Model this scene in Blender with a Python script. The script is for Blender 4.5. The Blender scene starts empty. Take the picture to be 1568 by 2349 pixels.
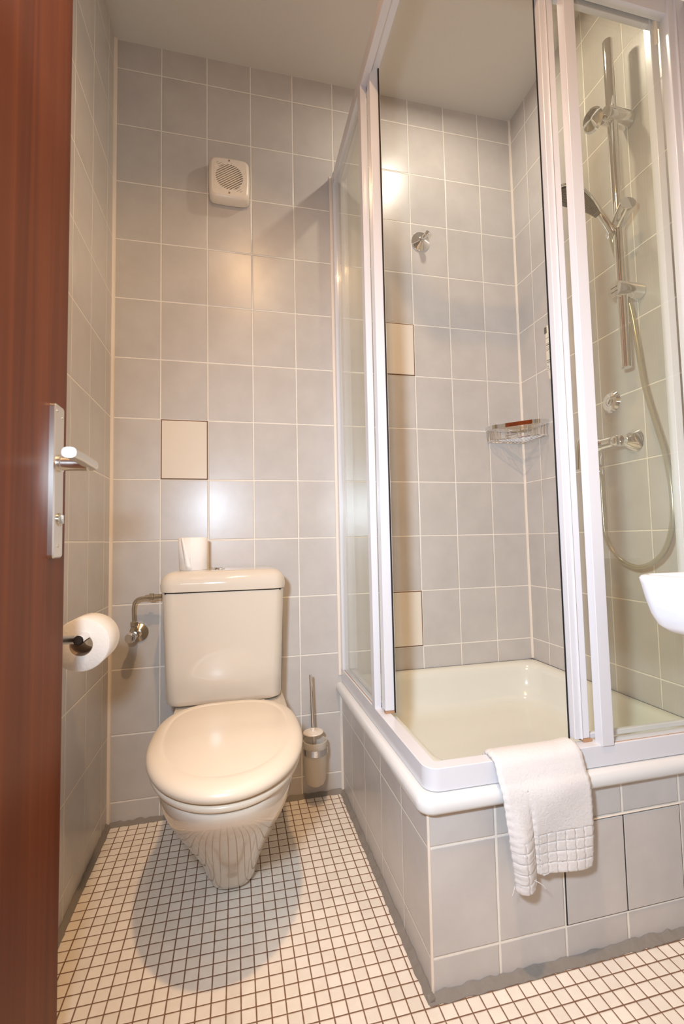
import bpy, math, random
from mathutils import Vector, Matrix
random.seed(4)
S = bpy.context.scene
COL = S.collection

# ------------------------------------------------------------------ camera
CAM = (0.3880, -1.5780, 0.8592)
PITCH, ROLL, YAW, FPX = 0.0600, -0.0205, -0.2293, 1047.75
def cam_axes():
    cy, sy, cp, sp = math.cos(YAW), math.sin(YAW), math.cos(PITCH), math.sin(PITCH)
    F = Vector((-sy*cp, cy*cp, sp)); R = Vector((cy, sy, 0)); U = R.cross(F)
    c, s = math.cos(ROLL), math.sin(ROLL)
    return F, c*R + s*U, c*U - s*R
F_, R_, U_ = cam_axes()
cd = bpy.data.cameras.new('camera'); co = bpy.data.objects.new('camera', cd); COL.objects.link(co)
cd.sensor_fit = 'HORIZONTAL'; cd.sensor_width = 36; cd.lens = FPX/1568*36
cd.clip_start = 0.01
co.matrix_world = Matrix(((R_.x, U_.x, -F_.x, CAM[0]), (R_.y, U_.y, -F_.y, CAM[1]), (R_.z, U_.z, -F_.z, CAM[2]), (0, 0, 0, 1)))
cd.dof.use_dof = True; cd.dof.focus_distance = 1.45; cd.dof.aperture_fstop = 8
S.camera = co

# ------------------------------------------------------------------ light
S.view_settings.view_transform = 'Standard'; S.view_settings.look = 'None'
S.view_settings.gamma = 1; S.view_settings.use_curve_mapping = False
S.view_settings.exposure = 0.0
w = bpy.data.worlds.new('world'); S.world = w; w.use_nodes = True
w.node_tree.nodes['Background'].inputs[0].default_value = (1, .95, .90, 1)
w.node_tree.nodes['Background'].inputs[1].default_value = 0.4

def lamp(name, kind, loc, energy, color, size, target=None):
    l = bpy.data.lights.new(name, kind); l.energy = energy; l.color = color
    if kind == 'AREA': l.shape = 'DISK'; l.size = size
    else: l.shadow_soft_size = size
    o = bpy.data.objects.new(name, l); COL.objects.link(o); o.location = loc
    if target: o.rotation_euler = (Vector(target)-Vector(loc)).to_track_quat('-Z', 'Y').to_euler()
    return o
WARM = (1, .63, .33)
a_ = lamp('ceiling_downlight', 'AREA', (0.47, -1.25, 2.545), 15, WARM, .07)
b_ = lamp('hall_downlight', 'AREA', (0.38, -1.64, 2.50), 30, WARM, .07)
c_ = lamp('shower_downlight', 'AREA', (1.10, -0.40, 2.545), 4.3, (1, .90, .77), .06)
a_.data.spread = math.radians(145); b_.data.spread = math.radians(120)
f_ = lamp('camera_flash', 'POINT', (0.22, -1.53, 1.08), 11, (.84, .97, 1.12), .06)
s_ = lamp('camera_flash_beam', 'SPOT', (0.22, -1.53, 1.08), 58, (.77, .96, 1.20), .05, (1.25, -.45, .80))
s_.data.spot_size = math.radians(122); s_.data.spot_blend = 1

# ------------------------------------------------------------------ materials
def nt(m): return m.node_tree.nodes, m.node_tree.links
def lin(r, g, b):
    f = lambda c: (c/255/12.92) if c/255 <= .04045 else ((c/255+.055)/1.055)**2.4
    return (f(r), f(g), f(b), 1)
def mat(name, col, rough=.4, metal=0, coat=0, spec=.5, sss=0, ior=1.5, bump=None):
    m = bpy.data.materials.new(name); m.use_nodes = True
    N, L = nt(m); b = N['Principled BSDF']
    b.inputs['Base Color'].default_value = col; b.inputs['Roughness'].default_value = rough
    b.inputs['Metallic'].default_value = metal; b.inputs['Coat Weight'].default_value = coat
    b.inputs['Specular IOR Level'].default_value = spec; b.inputs['IOR'].default_value = ior
    b.inputs['Coat Roughness'].default_value = .05
    if sss:
        b.inputs['Subsurface Weight'].default_value = sss; b.inputs['Subsurface Radius'].default_value = (.01, .008, .006)
    if bump:
        t = N.new('ShaderNodeTexNoise'); t.inputs['Scale'].default_value = bump[0]; t.inputs['Detail'].default_value = 6
        tc = N.new('ShaderNodeTexCoord'); L.new(tc.outputs['Object'], t.inputs['Vector'])
        bp = N.new('ShaderNodeBump'); bp.inputs['Strength'].default_value = bump[1]; bp.inputs['Distance'].default_value = bump[2]
        L.new(t.outputs['Fac'], bp.inputs['Height']); L.new(bp.outputs['Normal'], b.inputs['Normal'])
    return m
def math_(N, L, op, a, b=None, c=None):
    n = N.new('ShaderNodeMath'); n.operation = op
    for i, v in enumerate((a, b, c)):
        if v is None: continue
        if isinstance(v, (int, float)): n.inputs[i].default_value = v
        else: L.new(v, n.inputs[i])
    return n.outputs[0]
def tile_mat(name, ax, oa, pa, bx, ob, pb, grout, col, col2, gcol, rough=.29, tilt=.025, vary=.05, depth=.001, cloud=9, grough=.75):
    m = bpy.data.materials.new(name); m.use_nodes = True
    N, L = nt(m); B = N['Principled BSDF']
    g = N.new('ShaderNodeNewGeometry'); s = N.new('ShaderNodeSeparateXYZ'); L.new(g.outputs['Position'], s.inputs[0])
    u = math_(N, L, 'DIVIDE', math_(N, L, 'SUBTRACT', s.outputs[ax], oa), pa)
    v = math_(N, L, 'DIVIDE', math_(N, L, 'SUBTRACT', s.outputs[bx], ob), pb)
    def edge(q, p):
        f = math_(N, L, 'FRACT', q)
        return math_(N, L, 'MULTIPLY', math_(N, L, 'MINIMUM', f, math_(N, L, 'SUBTRACT', 1, f)), p)
    d = math_(N, L, 'MINIMUM', edge(u, pa), edge(v, pb))
    # slightly uneven joints
    nz = N.new('ShaderNodeTexNoise'); nz.inputs['Scale'].default_value = 60; L.new(g.outputs['Position'], nz.inputs['Vector'])
    d = math_(N, L, 'ADD', d, math_(N, L, 'MULTIPLY', math_(N, L, 'SUBTRACT', nz.outputs['Fac'], .5), grout*.35))
    mr = N.new('ShaderNodeMapRange'); mr.interpolation_type = 'SMOOTHSTEP'
    mr.inputs['From Min'].default_value = grout*.5-.0003; mr.inputs['From Max'].default_value = grout*.5+.0005
    L.new(d, mr.inputs['Value']); mask = mr.outputs[0]
    cell = N.new('ShaderNodeCombineXYZ'); L.new(math_(N, L, 'FLOOR', u), cell.inputs[0]); L.new(math_(N, L, 'FLOOR', v), cell.inputs[1])
    wn = N.new('ShaderNodeTexWhiteNoise'); wn.noise_dimensions = '3D'; L.new(cell.outputs[0], wn.inputs['Vector'])
    # cloudy glaze, different on every tile
    off = N.new('ShaderNodeVectorMath'); off.operation = 'MULTIPLY_ADD'
    L.new(wn.outputs['Color'], off.inputs[0]); off.inputs[1].default_value = (5, 5, 5); L.new(g.outputs['Position'], off.inputs[2])
    cn = N.new('ShaderNodeTexNoise'); cn.inputs['Scale'].default_value = cloud; cn.inputs['Detail'].default_value = 4
    cn.inputs['Roughness'].default_value = .6; L.new(off.outputs[0], cn.inputs['Vector'])
    cr = N.new('ShaderNodeMapRange'); cr.inputs['From Min'].default_value = .3; cr.inputs['From Max'].default_value = .7; L.new(cn.outputs['Fac'], cr.inputs['Value'])
    mx = N.new('ShaderNodeMix'); mx.data_type = 'RGBA'; mx.inputs['A'].default_value = col; mx.inputs['B'].default_value = col2
    L.new(cr.outputs[0], mx.inputs['Factor'])
    hs = N.new('ShaderNodeHueSaturation'); L.new(mx.outputs['Result'], hs.inputs['Color'])
    L.new(math_(N, L, 'ADD', 1-vary/2, math_(N, L, 'MULTIPLY', wn.outputs['Value'], vary)), hs.inputs['Value'])
    m2 = N.new('ShaderNodeMix'); m2.data_type = 'RGBA'; m2.inputs['A'].default_value = gcol
    L.new(hs.outputs[0], m2.inputs['B']); L.new(mask, m2.inputs['Factor']); L.new(m2.outputs['Result'], B.inputs['Base Color'])
    L.new(math_(N, L, 'ADD', grough, math_(N, L, 'MULTIPLY', mask, rough-grough)), B.inputs['Roughness'])
    # tiny random tilt of each tile + rounded edges
    tl = N.new('ShaderNodeVectorMath'); tl.operation = 'SUBTRACT'; L.new(wn.outputs['Color'], tl.inputs[0]); tl.inputs[1].default_value = (.5, .5, .5)
    t2 = N.new('ShaderNodeVectorMath'); t2.operation = 'MULTIPLY_ADD'; L.new(tl.outputs[0], t2.inputs[0]); t2.inputs[1].default_value = (tilt,)*3
    L.new(g.outputs['Normal'], t2.inputs[2])
    nn = N.new('ShaderNodeVectorMath'); nn.operation = 'NORMALIZE'; L.new(t2.outputs[0], nn.inputs[0])
    m3 = N.new('ShaderNodeMapRange'); m3.interpolation_type = 'SMOOTHSTEP'
    m3.inputs['From Min'].default_value = grout*.4; m3.inputs['From Max'].default_value = grout*.5+.0018; L.new(d, m3.inputs['Value'])
    wv = N.new('ShaderNodeTexNoise'); wv.inputs['Scale'].default_value = 22; L.new(g.outputs['Position'], wv.inputs['Vector'])
    hh = math_(N, L, 'ADD', m3.outputs[0], math_(N, L, 'MULTIPLY', wv.outputs['Fac'], .25))
    bp = N.new('ShaderNodeBump'); bp.inputs['Distance'].default_value = depth; bp.inputs['Strength'].default_value = .8
    L.new(hh, bp.inputs['Height']); L.new(nn.outputs[0], bp.inputs['Normal']); L.new(bp.outputs['Normal'], B.inputs['Normal'])
    return m
T1, T2, TG = lin(207, 200, 192), lin(197, 190, 182), lin(242, 234, 220)
ZO = .0667
M = {}
M['t_back'] = tile_mat('wall_tile_back', 0, 0, .15, 2, ZO, .2, .0034, T1, T2, TG)
M['t_left'] = tile_mat('wall_tile_left', 1, -.0689, .15, 2, ZO, .2, .0034, T1, T2, TG)
M['t_right'] = tile_mat('wall_tile_right', 1, -.0992, .15, 2, ZO, .2, .0034, T1, T2, TG)
M['t_aprs'] = tile_mat('apron_tile_side', 1, -.583, .15, 2, ZO, .2, .0034, T1, T2, TG)
M['t_aprf'] = tile_mat('apron_tile_front', 0, .885, .15, 2, ZO, .2, .0042, T1, T2, TG)
M['mosaic'] = tile_mat('floor_mosaic', 0, .0115, .0272, 1, -.0105, .0272, .0023, lin(252, 242, 226), lin(244, 232, 214), lin(128, 92, 66), rough=.35, tilt=.03, vary=.09, depth=.0007, cloud=30, grough=.9)
M['ceiling'] = mat('ceiling_plaster', lin(214, 208, 197), .8, bump=(220, .25, .002))
M['plaster'] = mat('hall_plaster', lin(225, 215, 200), .8)
M['caulk'] = mat('caulk', lin(240, 226, 208), .5, bump=(60, .4, .002))
M['cement'] = mat('cement_cove', lin(140, 132, 122), .7, bump=(90, .6, .003))
M['ceramic'] = mat('white_ceramic', lin(224, 211, 192), .08, coat=.5)
M['ceramic_seat'] = mat('seat_plastic', lin(232, 216, 192), .34, coat=.25)
M['basin'] = mat('basin_ceramic', lin(232, 230, 232), .12, coat=.4)
M['tray_in'] = mat('tray_enamel', lin(228, 226, 212), .15, coat=.3)
M['tray'] = mat('tray_white', lin(230, 228, 223), .15, coat=.3)
M['alu'] = mat('white_aluminium', lin(224, 222, 223), .22, coat=.3)
M['chrome'] = mat('chrome', (.82, .82, .82, 1), .05, 1)
M['chrome_s'] = mat('satin_chrome', (.72, .69, .63, 1), .28, 1)
M['nickel'] = mat('brushed_nickel', (.62, .58, .50, 1), .2, 1)
M['hosemat'] = mat('hose_plastic', lin(176, 166, 142), .22, metal=.35, coat=.5)
M['rubber'] = mat('black_rubber', (.006, .005, .005, 1), .6)
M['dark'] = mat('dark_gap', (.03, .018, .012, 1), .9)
M['gap'] = mat('worn_grout', lin(128, 98, 76), .9)
M['rust'] = mat('rust_stain', lin(180, 138, 104), .9, bump=(200, .6, .002))
M['paper'] = mat('tissue_paper', lin(252, 246, 238), .95, bump=(160, .5, .0015))
M['card'] = mat('cardboard_core', lin(176, 150, 125), .9)
M['access'] = mat('cream_tile', lin(234, 222, 204), .12, coat=.3)
M['plast'] = mat('white_plastic', lin(245, 232, 214), .3)
M['plast_d'] = mat('fan_hub_plastic', lin(226, 206, 170), .4)
M['bottle'] = mat('dispenser_white', lin(250, 240, 218), .35)
M['ink'] = mat('grey_print', lin(110, 104, 92), .6)
M['nozzle'] = mat('nozzle_plate', lin(112, 112, 106), .3, metal=.3)
M['nozzle_l'] = mat('nozzle_rubber', lin(150, 150, 146), .5)
M['tow'] = mat('terry_cloth', lin(240, 234, 228), .95, bump=(1300, .8, .0016))

def thin_glass(name, tint, rough=0.0, frost=0):
    m = bpy.data.materials.new(name); m.use_nodes = True; N, L = nt(m)
    N.remove(N['Principled BSDF']); out = N['Material Output']
    tr = N.new('ShaderNodeBsdfTransparent'); tr.inputs[0].default_value = tint
    gl = N.new('ShaderNodeBsdfGlossy'); gl.inputs['Roughness'].default_value = rough; gl.inputs['Color'].default_value = (1, 1, 1, 1)
    g = N.new('ShaderNodeNewGeometry'); dt = N.new('ShaderNodeVectorMath'); dt.operation = 'DOT_PRODUCT'
    L.new(g.outputs['Incoming'], dt.inputs[0]); L.new(g.outputs['True Normal'], dt.inputs[1])
    c = math_(N, L, 'SUBTRACT', 1, math_(N, L, 'ABSOLUTE', dt.outputs['Value']))
    fr = math_(N, L, 'ADD', .04, math_(N, L, 'MULTIPLY', .96, math_(N, L, 'POWER', c, 5)))
    mx = N.new('ShaderNodeMixShader'); L.new(fr, mx.inputs[0]); L.new(tr.outputs[0], mx.inputs[1]); L.new(gl.outputs[0], mx.inputs[2])
    L.new(mx.outputs[0], out.inputs[0]); return m
M['glass'] = thin_glass('shower_glass', (.985, .985, .95, 1))
def frosted():
    m = bpy.data.materials.new('frosted_glass'); m.use_nodes = True; N, L = nt(m); b = N['Principled BSDF']; out = N['Material Output']
    b.inputs['Base Color'].default_value = lin(252, 246, 236); b.inputs['Roughness'].default_value = .5
    tl = N.new('ShaderNodeBsdfTranslucent'); tl.inputs[0].default_value = lin(253, 248, 238)
    tp = N.new('ShaderNodeBsdfTransparent'); tp.inputs[0].default_value = lin(250, 244, 234)
    m1 = N.new('ShaderNodeMixShader'); m1.inputs[0].default_value = .5; L.new(b.outputs[0], m1.inputs[1]); L.new(tl.outputs[0], m1.inputs[2])
    m2 = N.new('ShaderNodeMixShader'); m2.inputs[0].default_value = .3; L.new(m1.outputs[0], m2.inputs[1]); L.new(tp.outputs[0], m2.inputs[2])
    L.new(m2.outputs[0], out.inputs[0]); return m
M['frost'] = frosted()

def wood():
    m = mat('mahogany_veneer', lin(130, 66, 34), .22, spec=.3)
    N, L = nt(m); b = N['Principled BSDF']
    g = N.new('ShaderNodeTexCoord'); mp = N.new('ShaderNodeMapping'); mp.inputs['Scale'].default_value = (14, 14, .35)
    L.new(g.outputs['Object'], mp.inputs[0])
    n = N.new('ShaderNodeTexNoise'); n.inputs['Scale'].default_value = 2.2; n.inputs['Detail'].default_value = 6; n.inputs['Distortion'].default_value = .6
    L.new(mp.outputs[0], n.inputs['Vector'])
    cr = N.new('ShaderNodeValToRGB'); cr.color_ramp.elements[0].position = .3; cr.color_ramp.elements[1].position = .75
    cr.color_ramp.elements[0].color = lin(94, 42, 16); cr.color_ramp.elements[1].color = lin(128, 64, 26)
    L.new(n.outputs['Fac'], cr.inputs[0]); L.new(cr.outputs[0], b.inputs['Base Color'])
    b.inputs['Coat Roughness'].default_value = .3; b.inputs['Roughness'].default_value = .48
    return m
M['wood'] = wood()

# ------------------------------------------------------------------ geometry helpers
class G:
    def __init__(s): s.v = []; s.f = []
    def add(s, vs, fs):
        o = len(s.v); s.v += [tuple(p) for p in vs]; s.f += [tuple(i+o for i in f) for f in fs]; return s
    def box(s, x0, x1, y0, y1, z0, z1):
        return s.add([(x, y, z) for z in (z0, z1) for y in (y0, y1) for x in (x0, x1)],
                     [(0, 2, 3, 1), (4, 5, 7, 6), (0, 1, 5, 4), (2, 6, 7, 3), (0, 4, 6, 2), (1, 3, 7, 5)])
    def loft(s, rings, cap=True, close=False):
        n = len(rings[0]); vs = [p for r in rings for p in r]; fs = []
        m = len(rings)
        for i in range(m if close else m-1):
            a, b = i*n, ((i+1) % m)*n
            for j in range(n):
                k = (j+1) % n; fs.append((a+j, a+k, b+k, b+j))
        if cap and not close: fs += [tuple(reversed(range(n))), tuple(range((m-1)*n, m*n))]
        return s.add(vs, fs)
    def tube(s, pts, r, n=16, cap=True, close=False):
        P = [Vector(p) for p in pts]; m = len(P); rr = r if isinstance(r, (list, tuple)) else [r]*m
        up = None; rings = []
        for i in range(m):
            if close: t = P[(i+1) % m]-P[i-1]
            else: t = (P[min(i+1, m-1)]-P[max(i-1, 0)])
            t.normalize()
            if up is None: up = t.orthogonal().normalized()
            else: up = (up - up.dot(t)*t).normalized()
            sd = t.cross(up)
            rings.append([P[i]+rr[i]*(math.cos(2*math.pi*k/n)*up+math.sin(2*math.pi*k/n)*sd) for k in range(n)])
        return s.loft(rings, cap, close)
    def lathe(s, prof, o, d, n=40, cap=True):
        o = Vector(o); d = Vector(d).normalized(); a = d.orthogonal().normalized(); b = d.cross(a)
        rings = [[o+h*d+max(r, 1e-5)*(math.cos(2*math.pi*k/n)*a+math.sin(2*math.pi*k/n)*b) for k in range(n)] for r, h in prof]
        return s.loft(rings, cap)
    def prism(s, poly, z0, z1):
        return s.loft([[(x, y, z0) for x, y in poly], [(x, y, z1) for x, y in poly]])
ORG = {}
def make(name, g, m, parent=None, base=None, bev=0, smooth=35, sub=0, flip=False, seg=3):
    org = ORG[parent] if parent is not None else Vector(base if base else (0, 0, 0))
    me = bpy.data.meshes.new(name); me.from_pydata([tuple(Vector(v)-org) for v in g.v], [], g.f); me.update()
    import bmesh
    bm = bmesh.new(); bm.from_mesh(me); bmesh.ops.recalc_face_normals(bm, faces=bm.faces); bm.to_mesh(me); bm.free()
    for p in me.polygons: p.use_smooth = True
    me.set_sharp_from_angle(angle=math.radians(smooth))
    mm = m if isinstance(m, (list, tuple)) else [m]
    for q in mm: me.materials.append(M[q])
    o = bpy.data.objects.new(name, me); COL.objects.link(o)
    if parent is not None: o.parent = parent
    else: o.location = org
    ORG[o] = org
    if bev:
        b = o.modifiers.new('bevel', 'BEVEL'); b.width = bev; b.segments = seg; b.limit_method = 'ANGLE'; b.angle_limit = math.radians(35); b.harden_normals = True
    if sub:
        b = o.modifiers.new('subdiv', 'SUBSURF'); b.levels = b.render_levels = sub
    return o
def thing(name, label, cat, base, group=None):
    o = bpy.data.objects.new(name, None); COL.objects.link(o); o.location = base; o.empty_display_size = .05
    ORG[o] = Vector(base); o['label'] = label; o['category'] = cat
    if group: o['group'] = group
    return o
def tag(o, label, cat, group=None):
    o['label'] = label; o['category'] = cat
    if group: o['group'] = group
    return o
def struct(o): o['kind'] = 'structure'; return o
def spline(pts, n=8):
    P = [Vector(p) for p in pts]; out = []
    for i in range(len(P)-1):
        p0, p1, p2, p3 = P[max(i-1, 0)], P[i], P[i+1], P[min(i+2, len(P)-1)]
        for k in range(n):
            t = k/n
            out.append(.5*((2*p1)+(p2-p0)*t+(2*p0-5*p1+4*p2-p3)*t*t+(3*p1-p0-3*p2+p3)*t**3))
    out.append(P[-1]); return out
def rrect(x0, x1, y0, y1, r, n=6):
    """rounded rectangle; r = radius or (x0y0, x1y0, x1y1, x0y1)"""
    if not isinstance(r, (tuple, list)): r = (r,)*4
    out = []
    for (cx, cy, sx, sy, a0, q) in ((x0, y0, 1, 1, 180, r[0]), (x1, y0, -1, 1, 270, r[1]), (x1, y1, -1, -1, 0, r[2]), (x0, y1, 1, -1, 90, r[3])):
        for k in range(n+1):
            a = math.radians(a0+90*k/n); out.append((cx+sx*q+q*math.cos(a), cy+sy*q+q*math.sin(a)))
    return out

# ------------------------------------------------------------------ room shell
W, H, YE = 1.4986, 2.568, -1.62      # right wall, ceiling, entry wall
XS, YS = 0.7418, -0.7273             # shower corner
HY = -3.2
struct(make('floor', G().box(-.12, W+.12, HY, .1, -.1, 0), 'mosaic'))
struct(make('ceiling', G().box(-.12, W+.12, HY, .1, H, H+.1), 'ceiling'))
struct(make('wall_back', G().box(-.12, W+.12, 0, .12, 0, H), 't_back'))
struct(make('wall_left', G().box(-.12, 0, YE, 0, 0, H), 't_left'))
struct(make('wall_right', G().box(W, W+.12, YE, 0, 0, H), 't_right'))
struct(make('wall_entry', G().box(-.12, .07, YE-.12, YE, 0, H).box(.93, W+.12, YE-.12, YE, 0, H).box(.07, .93, YE-.12, YE, 2.46, H), 'plaster'))
struct(make('wall_hall_left', G().box(-.12, -.02, HY, YE-.12, 0, H), 'plaster'))
struct(make('wall_hall_right', G().box(W, W+.12, HY, YE-.12, 0, H), 'plaster'))
struct(make('wall_hall_end', G().box(-.12, W+.12, HY-.1, HY, 0, H), 'plaster'))
# shower plinth: tiled low walls
struct(make('wall_plinth_side', G().box(XS, XS+.03, YS, 0, 0, .335), 't_aprs'))
struct(make('wall_plinth_front', G().box(XS+.0004, W, YS-.0002, YS+.03, 0, .335), 't_aprf'))
# caulk lines and the cement cove round the floor
n_ = 0
def trim(g, m, bev=0):
    global n_; n_ += 1
    return struct(make('trim_%d' % n_, g, m, bev=bev))
trim(G().prism([(0, 0), (.009, 0), (.007, -.005), (0, -.008)], 0, H), 'caulk')
trim(G().prism([(W, 0), (W-.006, 0), (W-.004, -.004), (W, -.006)], .39, H), 'caulk')
trim(G().prism([(XS, 0), (XS-.007, 0), (XS-.004, -.004), (XS, -.006)], 0, .335), 'caulk')
trim(G().box(.732, .7425, -.004, .001, .39, 2.2), 'caulk', .0015)
trim(G().box(XS-.0012, XS+.004, YS-.0014, YS+.003, 0, .335), 'caulk', .001)
def cove(pts, wd, seed):
    rnd = random.Random(seed); a, b = Vector(pts[0]), Vector(pts[1]); d = b-a; L = d.length; d.normalize(); nr = Vector((-d.y, d.x))
    if pts[2] < 0: nr = -nr
    n = int(L/.012); top = []; g = G(); rings = []
    for i in range(n+1):
        p = a+d*L*i/n; w_ = wd*(1+rnd.uniform(-.12, .12)); h_ = .010*(1+rnd.uniform(-.35, .35))
        q = p+nr*w_
        rings.append([(p.x, p.y, 0), (p.x, p.y, h_), (p.x+nr.x*.004, p.y+nr.y*.004, h_*.7), (q.x, q.y, .0012), (q.x, q.y, -.001)])
    g.loft(rings); return g
trim(cove(((.0, -.001), (XS, -.001), -1), .014, 1), 'cement')
trim(cove(((.0005, YE), (.0005, 0), -1), .013, 2), 'cement')
trim(cove(((XS-.0005, YS-.012), (XS-.0005, 0), 1), .014, 3), 'cement')
trim(cove(((XS-.012, YS-.001), (W, YS-.001), -1), .016, 4), 'cement')
# door frame in the entry wall
trim(G().box(.04, .075, YE-.14, YE+.012, 0, 2.49).box(.925, .96, YE-.14, YE+.012, 0, 2.49).box(.04, .96, YE-.14, YE+.012, 2.455, 2.49), 'wood', .002)

# ------------------------------------------------------------------ door leaf (open against the left wall)
DX, DY0, DY1 = .094, -1.60, -.680
door = make('door_1', G().box(DX-.04, DX, DY0, DY1, .008, 2.45), 'wood', base=(DX, DY1, 0), bev=.0015)
struct(door)
PY0, PY1, PZ0, PZ1 = -.757, -.717, .838, 1.093
g = G(); g.loft([[(DX+h, y, z) for y, z in rrect(PY0+i, PY1-i, PZ0+i, PZ1-i, .006-i*.5)] for h, i in ((0, 0), (.007, 0), (.009, .002))])
plate = make('handle_plate', g, 'chrome_s', door)
plate['label'] = 'long brushed steel backplate'
g = G()
for yy, zz in ((PY0+.008, PZ1-.012), (PY1-.008, PZ1-.018), ((PY0+PY1)/2, PZ0+.02)):
    g.lathe([(.0025, 0), (.0025, .0098), (.001, .0096)], (DX, yy, zz), (1, 0, 0), 12)
make('screw', g, 'nickel', plate)
ly, lz = (PY0+PY1)/2, .995
g = G(); g.lathe([(.0145, .008), (.0145, .013), (.012, .014), (.012, .052)], (DX, ly, lz), (1, 0, 0), 24)
# flat D shaped grip running back towards the hinge
path = spline([(DX+.054, ly+.014, lz-.001), (DX+.056, ly+.002, lz), (DX+.055, ly-.02, lz+.001), (DX+.053, ly-.05, lz+.003), (DX+.050, ly-.084, lz+.004)], 5)
rings = []
for i, p in enumerate(path):
    hw, hh = .0105, .0085
    if i == 0: hw, hh = .0085, .0065
    rings.append([(p.x+hw*math.copysign(abs(math.cos(a))**.8, math.cos(a)), p.y, p.z+hh*math.copysign(abs(math.sin(a))**.8, math.sin(a))) for a in [2*math.pi*k/24 for k in range(24)]])
g.loft(rings)
make('door_lever', g, 'chrome_s', door)
g = G(); g.lathe([(.011, .008), (.011, .0105), (.0095, .012), (.004, .0125)], (DX, ly+.004, .902), (1, 0, 0), 24)
g.box(DX+.011, DX+.0155, ly+.0028, ly+.0052, .895, .909)
make('thumb_turn', g, 'nickel', door)

# ------------------------------------------------------------------ access tiles
def access(x0, x1, z0, z1, label):
    t = thing('access_tile', label, 'access panel', ((x0+x1)/2, 0, z0), 'plain cream access tiles')
    make('tile_plate', G().box(x0+.004, x1-.004, -.0032, .001, z0+.004, z1-.004), 'access', t, bev=.001)
    make('shadow_gap', G().box(x0+.0005, x1-.0005, -.0012, .001, z0+.0005, z1-.0005), 'gap', t)
access(.15, .30, .0667+1.0, .0667+1.2, 'cream access tile in the wall above the cistern')
access(.90, 1.05, 1.4667, 1.6667, 'upper cream access tile inside the shower, below the robe hook')
access(.90, 1.05, .4667, .6667, 'lower cream access tile inside the shower, just above the tray')
# two-tile hatch in the plinth
t = thing('plinth_hatch', 'grey two-tile inspection hatch with dark gaps in the shower plinth', 'access panel', (1.185, YS, .0667))
make('shadow_gap', G().box(1.0365, 1.3335, YS-.0012, YS+.001, .0685, .2655), 'dark', t)
M['t_hatch'] = tile_mat('hatch_tile', 0, 7, 9, 2, 7, 9, .003, T1, T2, TG)
make('hatch_tile', G().box(1.039, 1.183, YS-.003, YS, .0705, .2625), 't_hatch', t, bev=.0012)
make('hatch_tile', G().box(1.1865, 1.331, YS-.003, YS, .0705, .2625), 't_hatch', t, bev=.0012)
make('grout_bead', G().tube(spline([(1.09, YS-.003, .2665), (1.20, YS-.0035, .2672), (1.334, YS-.003, .2668)]), .0018, 8), 'caulk', t)

# ------------------------------------------------------------------ extractor fan
fx0, fx1, fz0, fz1 = .309, .440, 2.036, 2.178
t = thing('extractor_fan', 'square white extractor fan with slanted louvres high on the back wall', 'extractor fan', ((fx0+fx1)/2, 0, fz0))
def pillow_ring(ins, y, bul=.004, r=.014):
    raw = rrect(fx0+ins, fx1-ins, fz0+ins, fz1-ins, r, 6); pts = []
    for q, p_ in enumerate(raw):
        n_p = raw[(q+1) % len(raw)]; pts.append(p_)
        if math.dist(p_, n_p) > .02:
            pts += [(p_[0]+(n_p[0]-p_[0])*e/8, p_[1]+(n_p[1]-p_[1])*e/8) for e in range(1, 8)]
    cx, cz = (fx0+fx1)/2, (fz0+fz1)/2; out = []
    for x, z in pts:
        ux, uz = (x-cx)/(fx1-fx0)*2, (z-cz)/(fz1-fz0)*2
        out.append((x+bul*ux*(1-uz*uz), y, z+bul*uz*(1-ux*ux)))
    return out
# frame with round opening: outer shell, then a ring to the circular hole
g = G(); rings = [pillow_ring(0, -.002), pillow_ring(0, -.010), pillow_ring(.001, -.030), pillow_ring(.004, -.036), pillow_ring(.010, -.039)]
g.loft(rings, cap=False)
cx, cz = (fx0+fx1)/2, (fz0+fz1)/2+.002
n = len(rings[0]); last = rings[-1]
def circ(r, y): return [(cx+r*math.cos(math.atan2(p[2]-cz, p[0]-cx)), y, cz+r*math.sin(math.atan2(p[2]-cz, p[0]-cx))) for p in last]
g.loft([last, circ(.0455, -.0395), circ(.0455, -.036), circ(.0455, -.012)], cap=False)
g.loft([rings[0], circ(.0455, -.004)], cap=False)
make('fan_housing', g, 'plast', t, smooth=50)
g = G()
dirv = Vector((math.cos(math.radians(35)), 0, math.sin(math.radians(35)))); per = Vector((-dirv.z, 0, dirv.x))
for k in range(-6, 7):
    o = k*.0068
    if abs(o) >= .045: continue
    L_ = math.sqrt(.0455**2-o*o); c = Vector((cx, -.036, cz))+per*o
    a, b = c-dirv*L_, c+dirv*L_
    q = per*.0016; y1, y2 = Vector((0, -.0035, 0)), Vector((0, .006, 0))
    g.loft([[a-q+y1, a+q+y1, a+q*1.6+y2, a-q*.4+y2], [b-q+y1, b+q+y1, b+q*1.6+y2, b-q*.4+y2]])
make('louvre', g, 'plast', t)
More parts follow.
